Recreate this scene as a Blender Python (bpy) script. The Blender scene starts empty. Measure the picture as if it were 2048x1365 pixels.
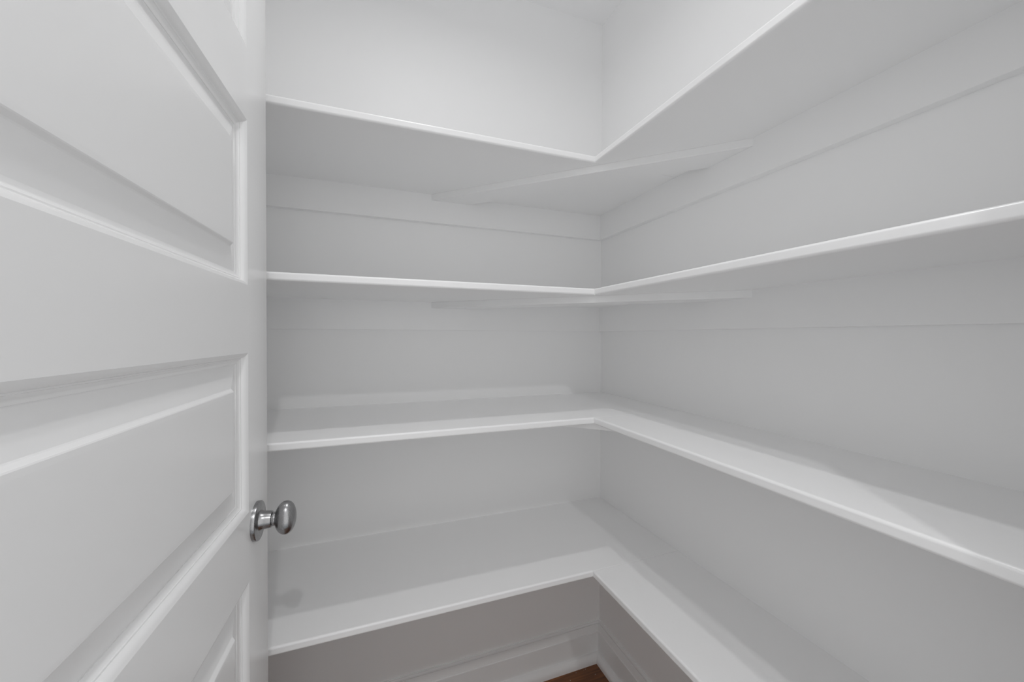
import bpy, bmesh, math, random
from mathutils import Vector, Matrix

# ------------------------------------------------------------------ camera
# room frame: back-right corner of the pantry at the origin, back wall is y=0
# (running towards -x), right wall is x=0 (running towards -y), floor z=0
F_PX = 783.4009
YAW, PITCH, ROLL = 0.358691, -0.011420, 0.002820
CAM = Vector((-0.85592, -1.30119, 1.24477))
scn = bpy.context.scene
COL = scn.collection
cd = bpy.data.cameras.new('camera')
cam = bpy.data.objects.new('camera', cd)
COL.objects.link(cam)
cd.sensor_fit = 'HORIZONTAL'
cd.sensor_width = 36.0
cd.lens = F_PX / 2048 * 36.0
cd.clip_start = 0.01
cy_, sy_ = math.cos(YAW), math.sin(YAW)
cp_, sp_ = math.cos(PITCH), math.sin(PITCH)
right0 = Vector((cy_, -sy_, 0)); fwd0 = Vector((sy_, cy_, 0)); up0 = Vector((0, 0, 1))
fwd = fwd0 * cp_ + up0 * sp_
up1 = -fwd0 * sp_ + up0 * cp_
cr_, sr_ = math.cos(ROLL), math.sin(ROLL)
rgt = right0 * cr_ + up1 * sr_
upv = -right0 * sr_ + up1 * cr_
M = Matrix((rgt, upv, -fwd)).transposed().to_4x4()
M.translation = CAM
cam.matrix_world = M
scn.camera = cam

# ------------------------------------------------------------------ world, exposure
scn.view_settings.view_transform = 'Standard'
scn.view_settings.look = 'None'
scn.view_settings.gamma = 1.0
scn.view_settings.use_curve_mapping = False
scn.view_settings.exposure = 0.0
try:
    scn.cycles.max_bounces = 24
    scn.cycles.diffuse_bounces = 16
    scn.cycles.glossy_bounces = 8
    scn.cycles.sample_clamp_indirect = 6.0
except Exception:
    pass
w = bpy.data.worlds.new('hall_daylight')
w.use_nodes = True
bg = w.node_tree.nodes['Background']
bg.inputs[0].default_value = (1, 1, 1, 1)
WORLD = 1.13
bg.inputs[1].default_value = WORLD
scn.world = w
PANTRY_W = 2.4        # pantry downlight
HALL_W = 5.8          # hall downlight
ROOM_H = 2.44
PANTRY_XY = (-0.680, -0.735)
HALL_XY = (-0.830, -1.905)

def lamp(name, xy, watt, size, spread=180):
    ld = bpy.data.lights.new(name, 'AREA')
    ld.shape = 'DISK'; ld.size = size; ld.energy = watt
    ld.color = (1, 1, 1); ld.spread = math.radians(spread)
    o = bpy.data.objects.new(name, ld)
    o.location = (xy[0], xy[1], ROOM_H - 0.0075)
    COL.objects.link(o)
    return o
lamp('pantry_lamp_light', PANTRY_XY, PANTRY_W, 0.044, 160)
lamp('hall_lamp_light', HALL_XY, HALL_W, 0.060)

# ------------------------------------------------------------------ helpers
def obj(name, bm, mat, parent=None, smooth=False):
    bmesh.ops.recalc_face_normals(bm, faces=bm.faces)
    me = bpy.data.meshes.new(name)
    bm.to_mesh(me); bm.free()
    if mat: me.materials.append(mat)
    if smooth:
        for p in me.polygons: p.use_smooth = True
    o = bpy.data.objects.new(name, me)
    COL.objects.link(o)
    if parent: o.parent = parent
    return o

def empty(name, loc=(0, 0, 0)):
    o = bpy.data.objects.new(name, None)
    o.location = loc
    COL.objects.link(o)
    return o

def tag(o, label=None, cat=None, group=None, kind=None):
    if label: o['label'] = label
    if cat: o['category'] = cat
    if group: o['group'] = group
    if kind: o['kind'] = kind
    return o

def add_box(bm, lo, hi):
    r = bmesh.ops.create_cube(bm, size=1.0)
    for v in r['verts']:
        v.co = Vector([lo[i] + (v.co[i] + .5) * (hi[i] - lo[i]) for i in range(3)])
    return r['verts']

def box(lo, hi, bevel=0.0, seg=2):
    bm = bmesh.new()
    add_box(bm, lo, hi)
    if bevel:
        bmesh.ops.bevel(bm, geom=bm.edges[:], offset=bevel, segments=seg, affect='EDGES', profile=.5)
    return bm

def add_loft(bm, rings, cap0=True, cap1=True, closed=True):
    """rings: list of equally long lists of points, skinned one to the next"""
    vs = [[bm.verts.new(p) for p in r] for r in rings]
    n = len(rings[0])
    for a, b in zip(vs[:-1], vs[1:]):
        for i in range(n if closed else n - 1):
            j = (i + 1) % n
            bm.faces.new((a[i], a[j], b[j], b[i]))
    if cap0: bm.faces.new(vs[0])
    if cap1: bm.faces.new(vs[-1][::-1])
    return vs

def add_prism(bm, poly, z0, z1):
    add_loft(bm, [[(x, y, z0) for x, y in poly], [(x, y, z1) for x, y in poly]])

def add_lathe(bm, prof, mat4, seg=48):
    """prof: (axial, radius); axis is local z of mat4"""
    rings = []
    for a, r in prof:
        ring = []
        for k in range(seg):
            t = 2 * math.pi * k / seg
            ring.append(mat4 @ Vector((r * math.cos(t), r * math.sin(t), a)))
        rings.append(ring)
    add_loft(bm, rings)

def shade_auto(o, ang=35):
    """flat where edges are sharp, smooth on rounds"""
    me = o.data
    for p in me.polygons: p.use_smooth = True
    try:
        me.set_sharp_from_angle(angle=math.radians(ang))
    except Exception:
        pass

# ------------------------------------------------------------------ materials
def paint(name, col, rough, bump=0.02, scale=900, spec=0.5):
    m = bpy.data.materials.new(name)
    m.use_nodes = True
    nt = m.node_tree
    b = nt.nodes['Principled BSDF']
    b.inputs['Base Color'].default_value = (*col, 1)
    b.inputs['Specular IOR Level'].default_value = spec
    tc = nt.nodes.new('ShaderNodeTexCoord')
    n = nt.nodes.new('ShaderNodeTexNoise')
    n.inputs['Scale'].default_value = scale
    n.inputs['Detail'].default_value = 2
    nt.links.new(tc.outputs['Object'], n.inputs['Vector'])
    n2 = nt.nodes.new('ShaderNodeTexNoise')
    n2.inputs['Scale'].default_value = 6
    n2.inputs['Detail'].default_value = 4
    nt.links.new(tc.outputs['Object'], n2.inputs['Vector'])
    mr = nt.nodes.new('ShaderNodeMapRange')
    mr.inputs['To Min'].default_value = rough - .004
    mr.inputs['To Max'].default_value = rough + .004
    nt.links.new(n2.outputs['Fac'], mr.inputs['Value'])
    nt.links.new(mr.outputs['Result'], b.inputs['Roughness'])
    bp = nt.nodes.new('ShaderNodeBump')
    bp.inputs['Strength'].default_value = bump
    bp.inputs['Distance'].default_value = 0.001
    nt.links.new(n.outputs['Fac'], bp.inputs['Height'])
    nt.links.new(bp.outputs['Normal'], b.inputs['Normal'])
    return m

W_COL = (.895, .8955, .896)
M_WALL = paint('wall_paint', W_COL, .50, .012, 300, .4)
M_CEIL = paint('ceiling_paint', (.87, .87, .874), .7, .02, 300)
M_SHELF = paint('shelf_paint', (.895, .895, .896), .30, .004, 260)
M_TRIM = paint('trim_paint', (.890, .896, .899), .28, .004, 260)
M_DOOR = paint('door_paint', (.845, .845, .846), .27, .004, 260)

def metal(name, col, rough, axis_scale):
    m = bpy.data.materials.new(name)
    m.use_nodes = True
    nt = m.node_tree
    b = nt.nodes['Principled BSDF']
    b.inputs['Base Color'].default_value = (*col, 1)
    b.inputs['Metallic'].default_value = 1
    b.inputs['Roughness'].default_value = rough
    tc = nt.nodes.new('ShaderNodeTexCoord')
    mp = nt.nodes.new('ShaderNodeMapping')
    mp.inputs['Scale'].default_value = axis_scale
    nt.links.new(tc.outputs['Object'], mp.inputs['Vector'])
    n = nt.nodes.new('ShaderNodeTexNoise')
    n.inputs['Scale'].default_value = 60
    n.inputs['Detail'].default_value = 3
    nt.links.new(mp.outputs['Vector'], n.inputs['Vector'])
    mr = nt.nodes.new('ShaderNodeMapRange')
    mr.inputs['To Min'].default_value = rough - .06
    mr.inputs['To Max'].default_value = rough + .06
    nt.links.new(n.outputs['Fac'], mr.inputs['Value'])
    nt.links.new(mr.outputs['Result'], b.inputs['Roughness'])
    bp = nt.nodes.new('ShaderNodeBump')
    bp.inputs['Strength'].default_value = .04
    bp.inputs['Distance'].default_value = .0004
    nt.links.new(n.outputs['Fac'], bp.inputs['Height'])
    nt.links.new(bp.outputs['Normal'], b.inputs['Normal'])
    return m
M_NICKEL = metal('satin_nickel', (.36, .36, .365), .27, (1, 60, 1))

def glow(name, strength):
    m = bpy.data.materials.new(name)
    m.use_nodes = True
    b = m.node_tree.nodes['Principled BSDF']
    b.inputs['Base Color'].default_value = (.9, .9, .9, 1)
    b.inputs['Emission Color'].default_value = (1, 1, 1, 1)
    b.inputs['Emission Strength'].default_value = strength
    return m
M_LENS = glow('lamp_lens', 4.0)

def wood(name):
    m = bpy.data.materials.new(name)
    m.use_nodes = True
    nt = m.node_tree
    b = nt.nodes['Principled BSDF']
    b.inputs['Roughness'].default_value = .32
    oi = nt.nodes.new('ShaderNodeObjectInfo')
    tc = nt.nodes.new('ShaderNodeTexCoord')
    mp = nt.nodes.new('ShaderNodeMapping')
    mp.inputs['Scale'].default_value = (1.6, 22, 22)
    nt.links.new(tc.outputs['Object'], mp.inputs['Vector'])
    ad = nt.nodes.new('ShaderNodeVectorMath'); ad.operation = 'ADD'
    ml = nt.nodes.new('ShaderNodeMath'); ml.operation = 'MULTIPLY'; ml.inputs[1].default_value = 37
    nt.links.new(oi.outputs['Random'], ml.inputs[0])
    nt.links.new(mp.outputs['Vector'], ad.inputs[0])
    nt.links.new(ml.outputs['Value'], ad.inputs[1])
    n = nt.nodes.new('ShaderNodeTexNoise')
    n.inputs['Scale'].default_value = 2.2
    n.inputs['Detail'].default_value = 7
    n.inputs['Distortion'].default_value = .6
    nt.links.new(ad.outputs['Vector'], n.inputs['Vector'])
    cr = nt.nodes.new('ShaderNodeValToRGB')
    cr.color_ramp.elements[0].position = .33
    cr.color_ramp.elements[0].color = (.066, .022, .006, 1)
    cr.color_ramp.elements[1].position = .66
    cr.color_ramp.elements[1].color = (.235, .086, .025, 1)
    nt.links.new(n.outputs['Fac'], cr.inputs['Fac'])
    hs = nt.nodes.new('ShaderNodeHueSaturation')
    mr = nt.nodes.new('ShaderNodeMapRange')
    mr.inputs['To Min'].default_value = .85; mr.inputs['To Max'].default_value = 1.15
    nt.links.new(oi.outputs['Random'], mr.inputs['Value'])
    nt.links.new(mr.outputs['Result'], hs.inputs['Value'])
    nt.links.new(cr.outputs['Color'], hs.inputs['Color'])
    nt.links.new(hs.outputs['Color'], b.inputs['Base Color'])
    return m
M_WOOD = wood('walnut_stain')
M_HALL_BOUNCE = paint('hall_floor_bounce', (.43, .46, .49), .3)  # invented pale cool grey, lifts and cools the light low in the pantry
M_SUB = paint('subfloor', (.12, .08, .05), .8)
M_SPECK = paint('plaster_dust', (.8, .8, .78), .8)

# ------------------------------------------------------------------ dimensions
ROOM_W = 1.36           # back wall length
ROOM_D = 1.205          # pantry depth to the door wall
WALL_T = 0.115
D_A, D_B = 0.4069, 0.2884          # shelf depths: back wall, right wall
TOPS = [1.7211, 1.3725, 1.0305, 0.6205]
T = 0.0176
CL_H, CL_T = 0.0898, 0.0191
HALL_Y = -2.45
HX0, HX1 = -2.6, 1.6

# door: free edge point, direction (hinge to free edge), face normal
DOOR_W, DOOR_H, DOOR_T = 0.711, 2.030, 0.035
ANG = math.radians(3.2)
EDGE = Vector((-1.0247, -0.4690, 0))
S_DIR = Vector((math.sin(ANG), math.cos(ANG), 0))
N_DIR = Vector((math.cos(ANG), -math.sin(ANG), 0))
HINGE = EDGE - S_DIR * DOOR_W
JAMB_L = HINGE.x - 0.012
JAMB_R = JAMB_L + DOOR_W + 0.006
HEAD_Z = 2.046

# ------------------------------------------------------------------ room shell
o = obj('wall_back', box((-ROOM_W - WALL_T, 0, 0), (WALL_T, WALL_T, ROOM_H)), M_WALL); tag(o, kind='structure')
o = obj('wall_right', box((0, -ROOM_D - WALL_T, 0), (WALL_T, 0, ROOM_H)), M_WALL); tag(o, kind='structure')
o = obj('wall_left', box((-ROOM_W - WALL_T, -ROOM_D - WALL_T, 0), (-ROOM_W, 0, ROOM_H)), M_WALL); tag(o, kind='structure')
bm = bmesh.new()
yf0, yf1 = -ROOM_D - WALL_T, -ROOM_D
add_box(bm, (HX0, yf0, 0), (JAMB_L - .019, yf1, ROOM_H))
add_box(bm, (JAMB_R + .019, yf0, 0), (HX1, yf1, ROOM_H))
add_box(bm, (JAMB_L - .019, yf0, HEAD_Z + .019), (JAMB_R + .019, yf1, ROOM_H))
o = obj('wall_front', bm, M_WALL); tag(o, kind='structure')
o = obj('ceiling', box((HX0, HALL_Y, ROOM_H), (HX1, WALL_T, ROOM_H + .1)), M_CEIL); tag(o, kind='structure')

# floor: boards running along the back wall, each its own piece
PLANK_Y = -ROOM_D - WALL_T
floor = obj('floor', box((-ROOM_W - WALL_T, PLANK_Y, -.06), (WALL_T, WALL_T, -.0191)), M_SUB); tag(floor, kind='structure')
o = obj('floor', box((HX0, HALL_Y, -.06), (HX1, PLANK_Y, 0)), M_HALL_BOUNCE); tag(o, kind='structure')   # unseen hall floor, surface made up to bounce light into the pantry
random.seed(4)
PW = 0.127
plank_mesh = {}
row = 0
y = 0.0
while y > PLANK_Y + .01:
    L = [1.9, 1.25, 1.6, 1.05][row % 4]
    x0 = WALL_T
    lens = []
    while x0 > -ROOM_W - WALL_T + .01:
        l = min(L, x0 + ROOM_W + WALL_T)
        lens.append((x0 - l, l)); x0 -= l
        L = [1.5, 1.8, 1.2][(row + len(lens)) % 3]
    for xa, l in lens:
        key = round(l, 3)
        if key not in plank_mesh:
            b = box((0.0005, -PW + .0006, -.019), (l - .0005, -.0006, 0), .0012, 1)
            pl = obj('plank', b, M_WOOD, floor)
            plank_mesh[key] = pl.data
        else:
            pl = bpy.data.objects.new('plank', plank_mesh[key])
            COL.objects.link(pl); pl.parent = floor
        pl.location = (xa, y, 0)
    y -= PW; row += 1

# ------------------------------------------------------------------ baseboards
# profile (distance from wall, height): shoe, board, cove, bead, cap
def base_profile(q=0.0):
    p = [(0.0, 0.0), (.0335, 0.0), (.0335, .010), (.0325, .0165), (.0290, .0240), (.0235, .0295), (.0185, .0318), (.0150, .0322),
         (.0150, .1040), (.0144, .1050), (.0126, .1056), (.0116, .1100), (.0106, .1160), (.0096, .1220), (.0084, .1285), (.0080, .1312),
         (.0052, .1315), (.0052, .1334), (.0080, .1337), (.0080, .1388), (.0074, .1400), (.0062, .1408), (.0026, .1411), (.0026, .1426), (.0, .1428)]
    return p
def baseboard(name, kind_axis, a0, a1):
    bm = bmesh.new()
    P = base_profile()
    if kind_axis == 'back':      # along x, wall at y=0, mitred at both corners
        r0 = [(a0 + d, -d, z) for d, z in P]; r1 = [(a1 - d, -d, z) for d, z in P]
    elif kind_axis == 'right':   # along y, wall at x=0
        r0 = [(-d, a0 - d, z) for d, z in P]; r1 = [(-d, a1, z) for d, z in P]
    else:
        r0 = [(-ROOM_W + d, a0 - d, z) for d, z in P]; r1 = [(-ROOM_W + d, a1, z) for d, z in P]
    add_loft(bm, [r0, r1])
    o = obj(name, bm, M_TRIM); shade_auto(o, 28)
    tag(o, kind='structure')
baseboard('baseboard_back', 'back', -ROOM_W, 0.0)
baseboard('baseboard_right', 'right', 0.0, -ROOM_D)
baseboard('baseboard_left', 'left', 0.0, -ROOM_D)

# door frame: jambs, head, stops and the casing on the pantry side
bm = bmesh.new()
add_box(bm, (JAMB_L - .019, yf0, 0), (JAMB_L, yf1, HEAD_Z))
add_box(bm, (JAMB_R, yf0, 0), (JAMB_R + .019, yf1, HEAD_Z))
add_box(bm, (JAMB_L - .019, yf0, HEAD_Z), (JAMB_R + .019, yf1, HEAD_Z + .019))
add_box(bm, (JAMB_L, yf0 + .03, 0), (JAMB_L + .011, yf0 + .065, HEAD_Z))
add_box(bm, (JAMB_R - .011, yf0 + .03, 0), (JAMB_R, yf0 + .065, HEAD_Z))
add_box(bm, (JAMB_L + .011, yf0 + .03, HEAD_Z - .011), (JAMB_R - .011, yf0 + .065, HEAD_Z))
o = obj('trim_1', bm, M_TRIM); tag(o, kind='structure')
bm = bmesh.new()
add_box(bm, (JAMB_L - .08, yf1, 0), (JAMB_L - .006, yf1 + .016, HEAD_Z + .006))
add_box(bm, (JAMB_L - .08, yf1, HEAD_Z + .006), (JAMB_R + .08, yf1 + .016, HEAD_Z + .08))
o = obj('trim_2', bm, M_TRIM); tag(o, kind='structure')

# ------------------------------------------------------------------ shelves
def edge_profile(depth, r, z_top, t, seg=8, rb=None):
    """closed cross-section (distance from wall, z) of a board with an eased front edge"""
    rb = r if rb is None else rb
    pts = [(0.0, z_top)]
    for k in range(seg + 1):
        a = math.pi / 2 * k / seg
        pts.append((depth - r + r * math.sin(a), z_top - r + r * math.cos(a)))
    for k in range(seg + 1):
        a = math.pi / 2 * k / seg
        pts.append((depth - rb + rb * math.cos(a), z_top - t + rb - rb * math.sin(a)))
    pts.append((0.0, z_top - t))
    return pts

ordinal = ['topmost', 'second from top', 'third from top', 'lowest']
GAP = -0.0002
xs0 = -ROOM_W + .002
yB1 = -ROOM_D + .002
for i, zt in enumerate(TOPS):
    zc = zt - T
    # ---- back wall shelf
    sh = empty('wall_shelf', (-ROOM_W / 2, 0, zc))
    where = ['white painted shelf on the back wall, topmost of four, hung above eye level',
             'white painted shelf on the back wall, second from the top, level with the door rail',
             'white painted shelf on the back wall, third from the top, just above the door knob',
             'white painted shelf on the back wall, lowest of four, just below the door knob'][i]
    tag(sh, where, 'shelf', 'back wall shelves')
    def place(o, root):
        o.parent = root
        o.matrix_parent_inverse = Matrix.Translation(root.location).inverted()
        return o
    bm = bmesh.new()
    pr = edge_profile(D_A, .0045, zt, T)
    add_loft(bm, [[(xs0, -d, z) for d, z in pr], [(-D_B, -d, z) for d, z in pr]])
    pr2 = edge_profile(D_A, .0012, zt, T)
    add_loft(bm, [[(-D_B, -d, z) for d, z in pr2], [(-.0005, -d, z) for d, z in pr2]])
    o = obj('board', bm, M_SHELF); place(o, sh)
    o = obj('cleat', box((xs0, -CL_T, zc - CL_H), (.0002, .0002, zc - GAP)), M_SHELF); place(o, sh)
    if i < 3:
        bm = bmesh.new()
        c = CL_T - .0002
        add_prism(bm, [(-.655, -c), (-.525, -c), (-c, -.522), (-c, -.648)], zc - .0185, zc - GAP)
        bmesh.ops.recalc_face_normals(bm, faces=bm.faces)
        bmesh.ops.bevel(bm, geom=bm.edges[:], offset=.0010, segments=2, affect='EDGES', profile=.5)
        o = obj('corner_brace', bm, M_SHELF); place(o, sh)
    # ---- right wall shelf
    sh = empty('wall_shelf', (0, -(D_A + ROOM_D) / 2, zc))
    where = ['white painted shelf on the right wall, topmost of four, rising out of the frame',
             'white painted shelf on the right wall, second from the top, near eye level',
             'white painted shelf on the right wall, third from the top, seen from above',
             'white painted shelf on the right wall, lowest of four, above the baseboard'][i]
    tag(sh, where, 'shelf', 'right wall shelves')
    bm = bmesh.new()
    pr = edge_profile(D_B, .0045, zt, T)
    yb0 = -D_A - .0004
    e = .0012
    pr_in = [(min(d, D_B - e), z - e if abs(z - zt) < .004 and z > zt - .004 else (z + e if z < zt - T + .004 else z)) for d, z in pr]
    add_loft(bm, [[(-d, yb0, z) for d, z in pr_in], [(-d, yb0 - e, z) for d, z in pr], [(-d, yB1, z) for d, z in pr]])
    o = obj('board', bm, M_SHELF); place(o, sh)
    o = obj('cleat', box((-CL_T, yB1, zc - CL_H), (.0002, -CL_T + .0002, zc - GAP)), M_SHELF); place(o, sh)

# ------------------------------------------------------------------ door
# local frame: s = 0 at the hinge .. DOOR_W at the free edge, n outwards, z up
def dl(s, n, z):
    p = HINGE + S_DIR * s + N_DIR * n
    return Vector((p.x, p.y, z))
Z0 = 0.010
Z1 = Z0 + DOOR_H
ST = 0.1015              # stile width
PZ = [(1.6994, 1.9564), (1.3254, 1.5860), (0.9628, 1.2175), (0.5945, 0.8515), (0.2260, 0.4830)]
s0, s1 = ST, DOOR_W - ST
def strip_faces(bm, quads):
    for q in quads:
        bm.faces.new([bm.verts.new(dl(*p)) for p in q])
bm = bmesh.new()
def door_box(bm, sa, sb, na, nb, za, zb):
    vs = add_box(bm, (sa, na, za), (sb, nb, zb))
    return vs
r = .0026
# frame of stiles and rails: outer slab edges rounded, openings cut through
def frame_mesh():
    bm = bmesh.new()
    # columns of the face grid
    ss = [0, s0, s1, DOOR_W]
    zs = [Z0]
    for a, b in reversed(PZ): zs += [a, b]
    zs.append(Z1)
    for face_n in (0.0, -DOOR_T):
        V = {}
        for i, s in enumerate(ss):
            for j, z in enumerate(zs):
                V[i, j] = bm.verts.new((s, face_n, z))
        for i in range(3):
            for j in range(len(zs) - 1):
                if i == 1 and j % 2 == 1: continue
                bm.faces.new((V[i, j], V[i + 1, j], V[i + 1, j + 1], V[i, j + 1]))
    bm.verts.ensure_lookup_table()
    # close the sides between front and back by bridging boundary edges
    n = len(bm.verts) // 2
    vs = bm.verts[:]
    pair = {vs[k]: vs[k + n] for k in range(n)}
    for ed in [e for e in bm.edges if len(e.link_faces) == 1 and e.verts[0] in pair and e.verts[1] in pair]:
        a, b = ed.verts
        bm.faces.new((a, b, pair[b], pair[a]))
    bmesh.ops.recalc_face_normals(bm, faces=bm.faces)
    outer = [e for e in bm.edges if abs(e.verts[0].co.x - DOOR_W) < 1e-6 and abs(e.verts[1].co.x - DOOR_W) < 1e-6
             and abs(e.verts[0].co.y - e.verts[1].co.y) < 1e-6]
    bmesh.ops.bevel(bm, geom=outer, offset=r, segments=3, affect='EDGES', profile=.5)
    for v in bm.verts:
        v.co = dl(*v.co)
    return bm
door = obj('door_1', frame_mesh(), M_DOOR); shade_auto(door, 30)
tag(door, 'white five panel door swung open into the pantry along the left', None, kind='structure')

# moulding profile: (inset from opening edge, depth below face)
STICK = [(0, 0), (.0007, .0003), (.0030, .0011), (.0052, .0024), (.0068, .0044), (.0078, .0068), (.0081, .0076), (.0096, .0079),
         (.0100, .0090), (.0116, .0101), (.0138, .0111), (.0158, .0117), (.0168, .0119), (.0171, .0128), (.0184, .0130)]
BEVEL = [(.0180, .0130), (.0500, .0068), (.0512, .0060), (.0540, .0026), (.0552, .0020), (.0600, .0018)]
def ring(sa, sb, za, zb, e, d):
    return [dl(sa + e, -d, za + e), dl(sb - e, -d, za + e), dl(sb - e, -d, zb - e), dl(sa + e, -d, zb - e)]
def back(lst): return [(e, DOOR_T - d) for e, d in lst]
for za, zb in PZ:
    # panel with raised field on both faces
    bm = bmesh.new()
    add_loft(bm, [ring(s0, s1, za, zb, e, d) for e, d in reversed(BEVEL)] + [ring(s0, s1, za, zb, e, d) for e, d in back(BEVEL)], True, True)
    p = obj('panel', bm, M_DOOR, door)
    bm = bmesh.new()
    rings = [ring(s0, s1, za, zb, e, d) for e, d in STICK] + [ring(s0, s1, za, zb, e, d) for e, d in back(STICK[::-1])]
    vs = add_loft(bm, rings, False, False)
    for k in range(4):
        j = (k + 1) % 4
        bm.faces.new((vs[-1][k], vs[-1][j], vs[0][j], vs[0][k]))
    m = obj('panel_moulding', bm, M_DOOR, p); shade_auto(m, 24)

# knob on the free stile, axis along the face normal
def lathe_frame(s, z, n=0.0):
    m = Matrix.Identity(4)
    zax = N_DIR; yax = Vector((0, 0, 1)); xax = yax.cross(zax)
    m.col[0][:3] = xax; m.col[1][:3] = yax; m.col[2][:3] = zax
    m.translation = dl(s, n, z)
    return m
KS, KZ = DOOR_W - 0.0665, 0.9328
def arc(a0, r0, a1, r1, n=5, bulge=1):
    out = []
    for k in range(n + 1):
        t = math.pi / 2 * k / n
        out.append((a0 + (a1 - a0) * math.sin(t), r0 + (r1 - r0) * (1 - math.cos(t))))
    return out
for side in (0, 1):
    Fm = lathe_frame(KS, KZ)
    if side:
        Fm = Fm @ Matrix.Translation((0, 0, -DOOR_T)) @ Matrix.Rotation(math.pi, 4, 'Y')
    # egg-shaped grip: the part itself
    bm = bmesh.new()
    N1, N2 = 28, 56
    rings = []
    TC, TS = math.cos(math.radians(10)), math.sin(math.radians(10))
    AX, LZ, LS, CEN = .0165, .0276, .0185, .0440
    for a in range(1, N1):
        t = math.pi * a / N1
        ring_ = []
        for k in range(N2):
            u = 2 * math.pi * k / N2
            ax = -math.cos(t)
            rr = math.sin(t) ** .92
            # flatter towards the door, fuller outwards
            flare = 1 + .04 * ax
            ex, ey = LS * rr * flare * math.cos(u), LZ * rr * flare * math.sin(u)
            # the grip rests turned a little on its spindle
            ring_.append(Fm @ Vector((ex * TC + ey * TS, ey * TC - ex * TS, CEN + AX * ax)))
        rings.append(ring_)
    add_loft(bm, rings)
    k_ = obj('door_knob', bm, M_NICKEL, door, True)
    # rosette
    bm = bmesh.new()
    RR = .0320
    prof = [(0, RR), (.0052, RR), (.0060, RR - .0005), (.0064, RR - .0014), (.0068, .0190), (.0070, .0175), (.0070, .004)]
    add_lathe(bm, prof, Fm, 64)
    o = obj('rosette', bm, M_NICKEL, k_, True); shade_auto(o, 40)
    # shank with its groove and collar
    bm = bmesh.new()
    prof = [(.0064, .0172), (.0075, .0164), (.0092, .0158), (.0115, .0149), (.0150, .0145), (.0215, .0136), (.0238, .0131), (.0244, .0122), (.0246, .0100), (.0256, .0100),
            (.0258, .0111), (.0272, .0114), (.0292, .0110), (.0298, .0100), (.0312, .0104), (.0330, .0116)]
    add_lathe(bm, prof, Fm, 64)
    o = obj('shank', bm, M_NICKEL, k_, True); shade_auto(o, 40)
# latch plate on the edge, hinge leaves at the jamb
bm = bmesh.new()
vs = add_box(bm, (DOOR_W - .0003, -DOOR_T / 2 - .0125, KZ - .028), (DOOR_W + .0010, -DOOR_T / 2 + .0125, KZ + .028))
vs = add_box(bm, (DOOR_W + .0008, -DOOR_T / 2 - .006, KZ - .008), (DOOR_W + .010, -DOOR_T / 2 + .006, KZ + .008))
for v in bm.verts: v.co = dl(*v.co)
obj('latch_plate', bm, M_NICKEL, door)
for hz in (.26, 1.02, 1.80):
    bm = bmesh.new()
    m = Matrix.Translation(dl(-.004, -DOOR_T - .004, hz))
    add_lathe(bm, [(0, .0055), (.089, .0055)], m, 16)
    obj('hinge', bm, M_NICKEL, door, True)

# ------------------------------------------------------------------ downlights
def downlight(xy, label):
    root = empty('recessed_downlight', (xy[0], xy[1], ROOM_H))
    tag(root, label, 'ceiling light')
    bm = bmesh.new()
    R = Matrix.Translation((0, 0, 0)) @ Matrix.Rotation(math.pi, 4, 'X')
    add_lathe(bm, [(0.0002, .060), (.003, .060), (.006, .054), (.006, .044), (.004, .0405), (.0002, .040)], R, 48)
    obj('trim_ring', bm, M_CEIL, root, True)
    bm = bmesh.new()
    add_lathe(bm, [(.0003, .0395), (.003, .0395), (.0045, .030), (.005, .004)], R, 48)
    obj('lens', bm, M_LENS, root, True)
downlight(PANTRY_XY, 'round recessed ceiling light inside the pantry, over the middle of its floor')
downlight(HALL_XY, 'round recessed ceiling light in the hall, outside the pantry doorway')

# ------------------------------------------------------------------ crumbs of plaster on the floor by the corner
random.seed(11)
bm = bmesh.new()
for k in range(15):
    u, v = random.random(), random.random()
    px = -.045 - .26 * u; py = -.040 - .13 * v * v * v
    s = random.uniform(.0006, .0017)
    m = Matrix.Translation((px, py, s * .35)) @ Matrix.Rotation(random.random() * 6, 4, 'Z') @ Matrix.Diagonal((s, s * .7, s * .45, 1))
    bmesh.ops.create_icosphere(bm, subdivisions=1, radius=1, matrix=m)
o = obj('plaster_crumbs', bm, M_SPECK)
tag(o, 'tiny white crumbs scattered on the dark wood floor by the corner', 'dust', None, 'stuff')
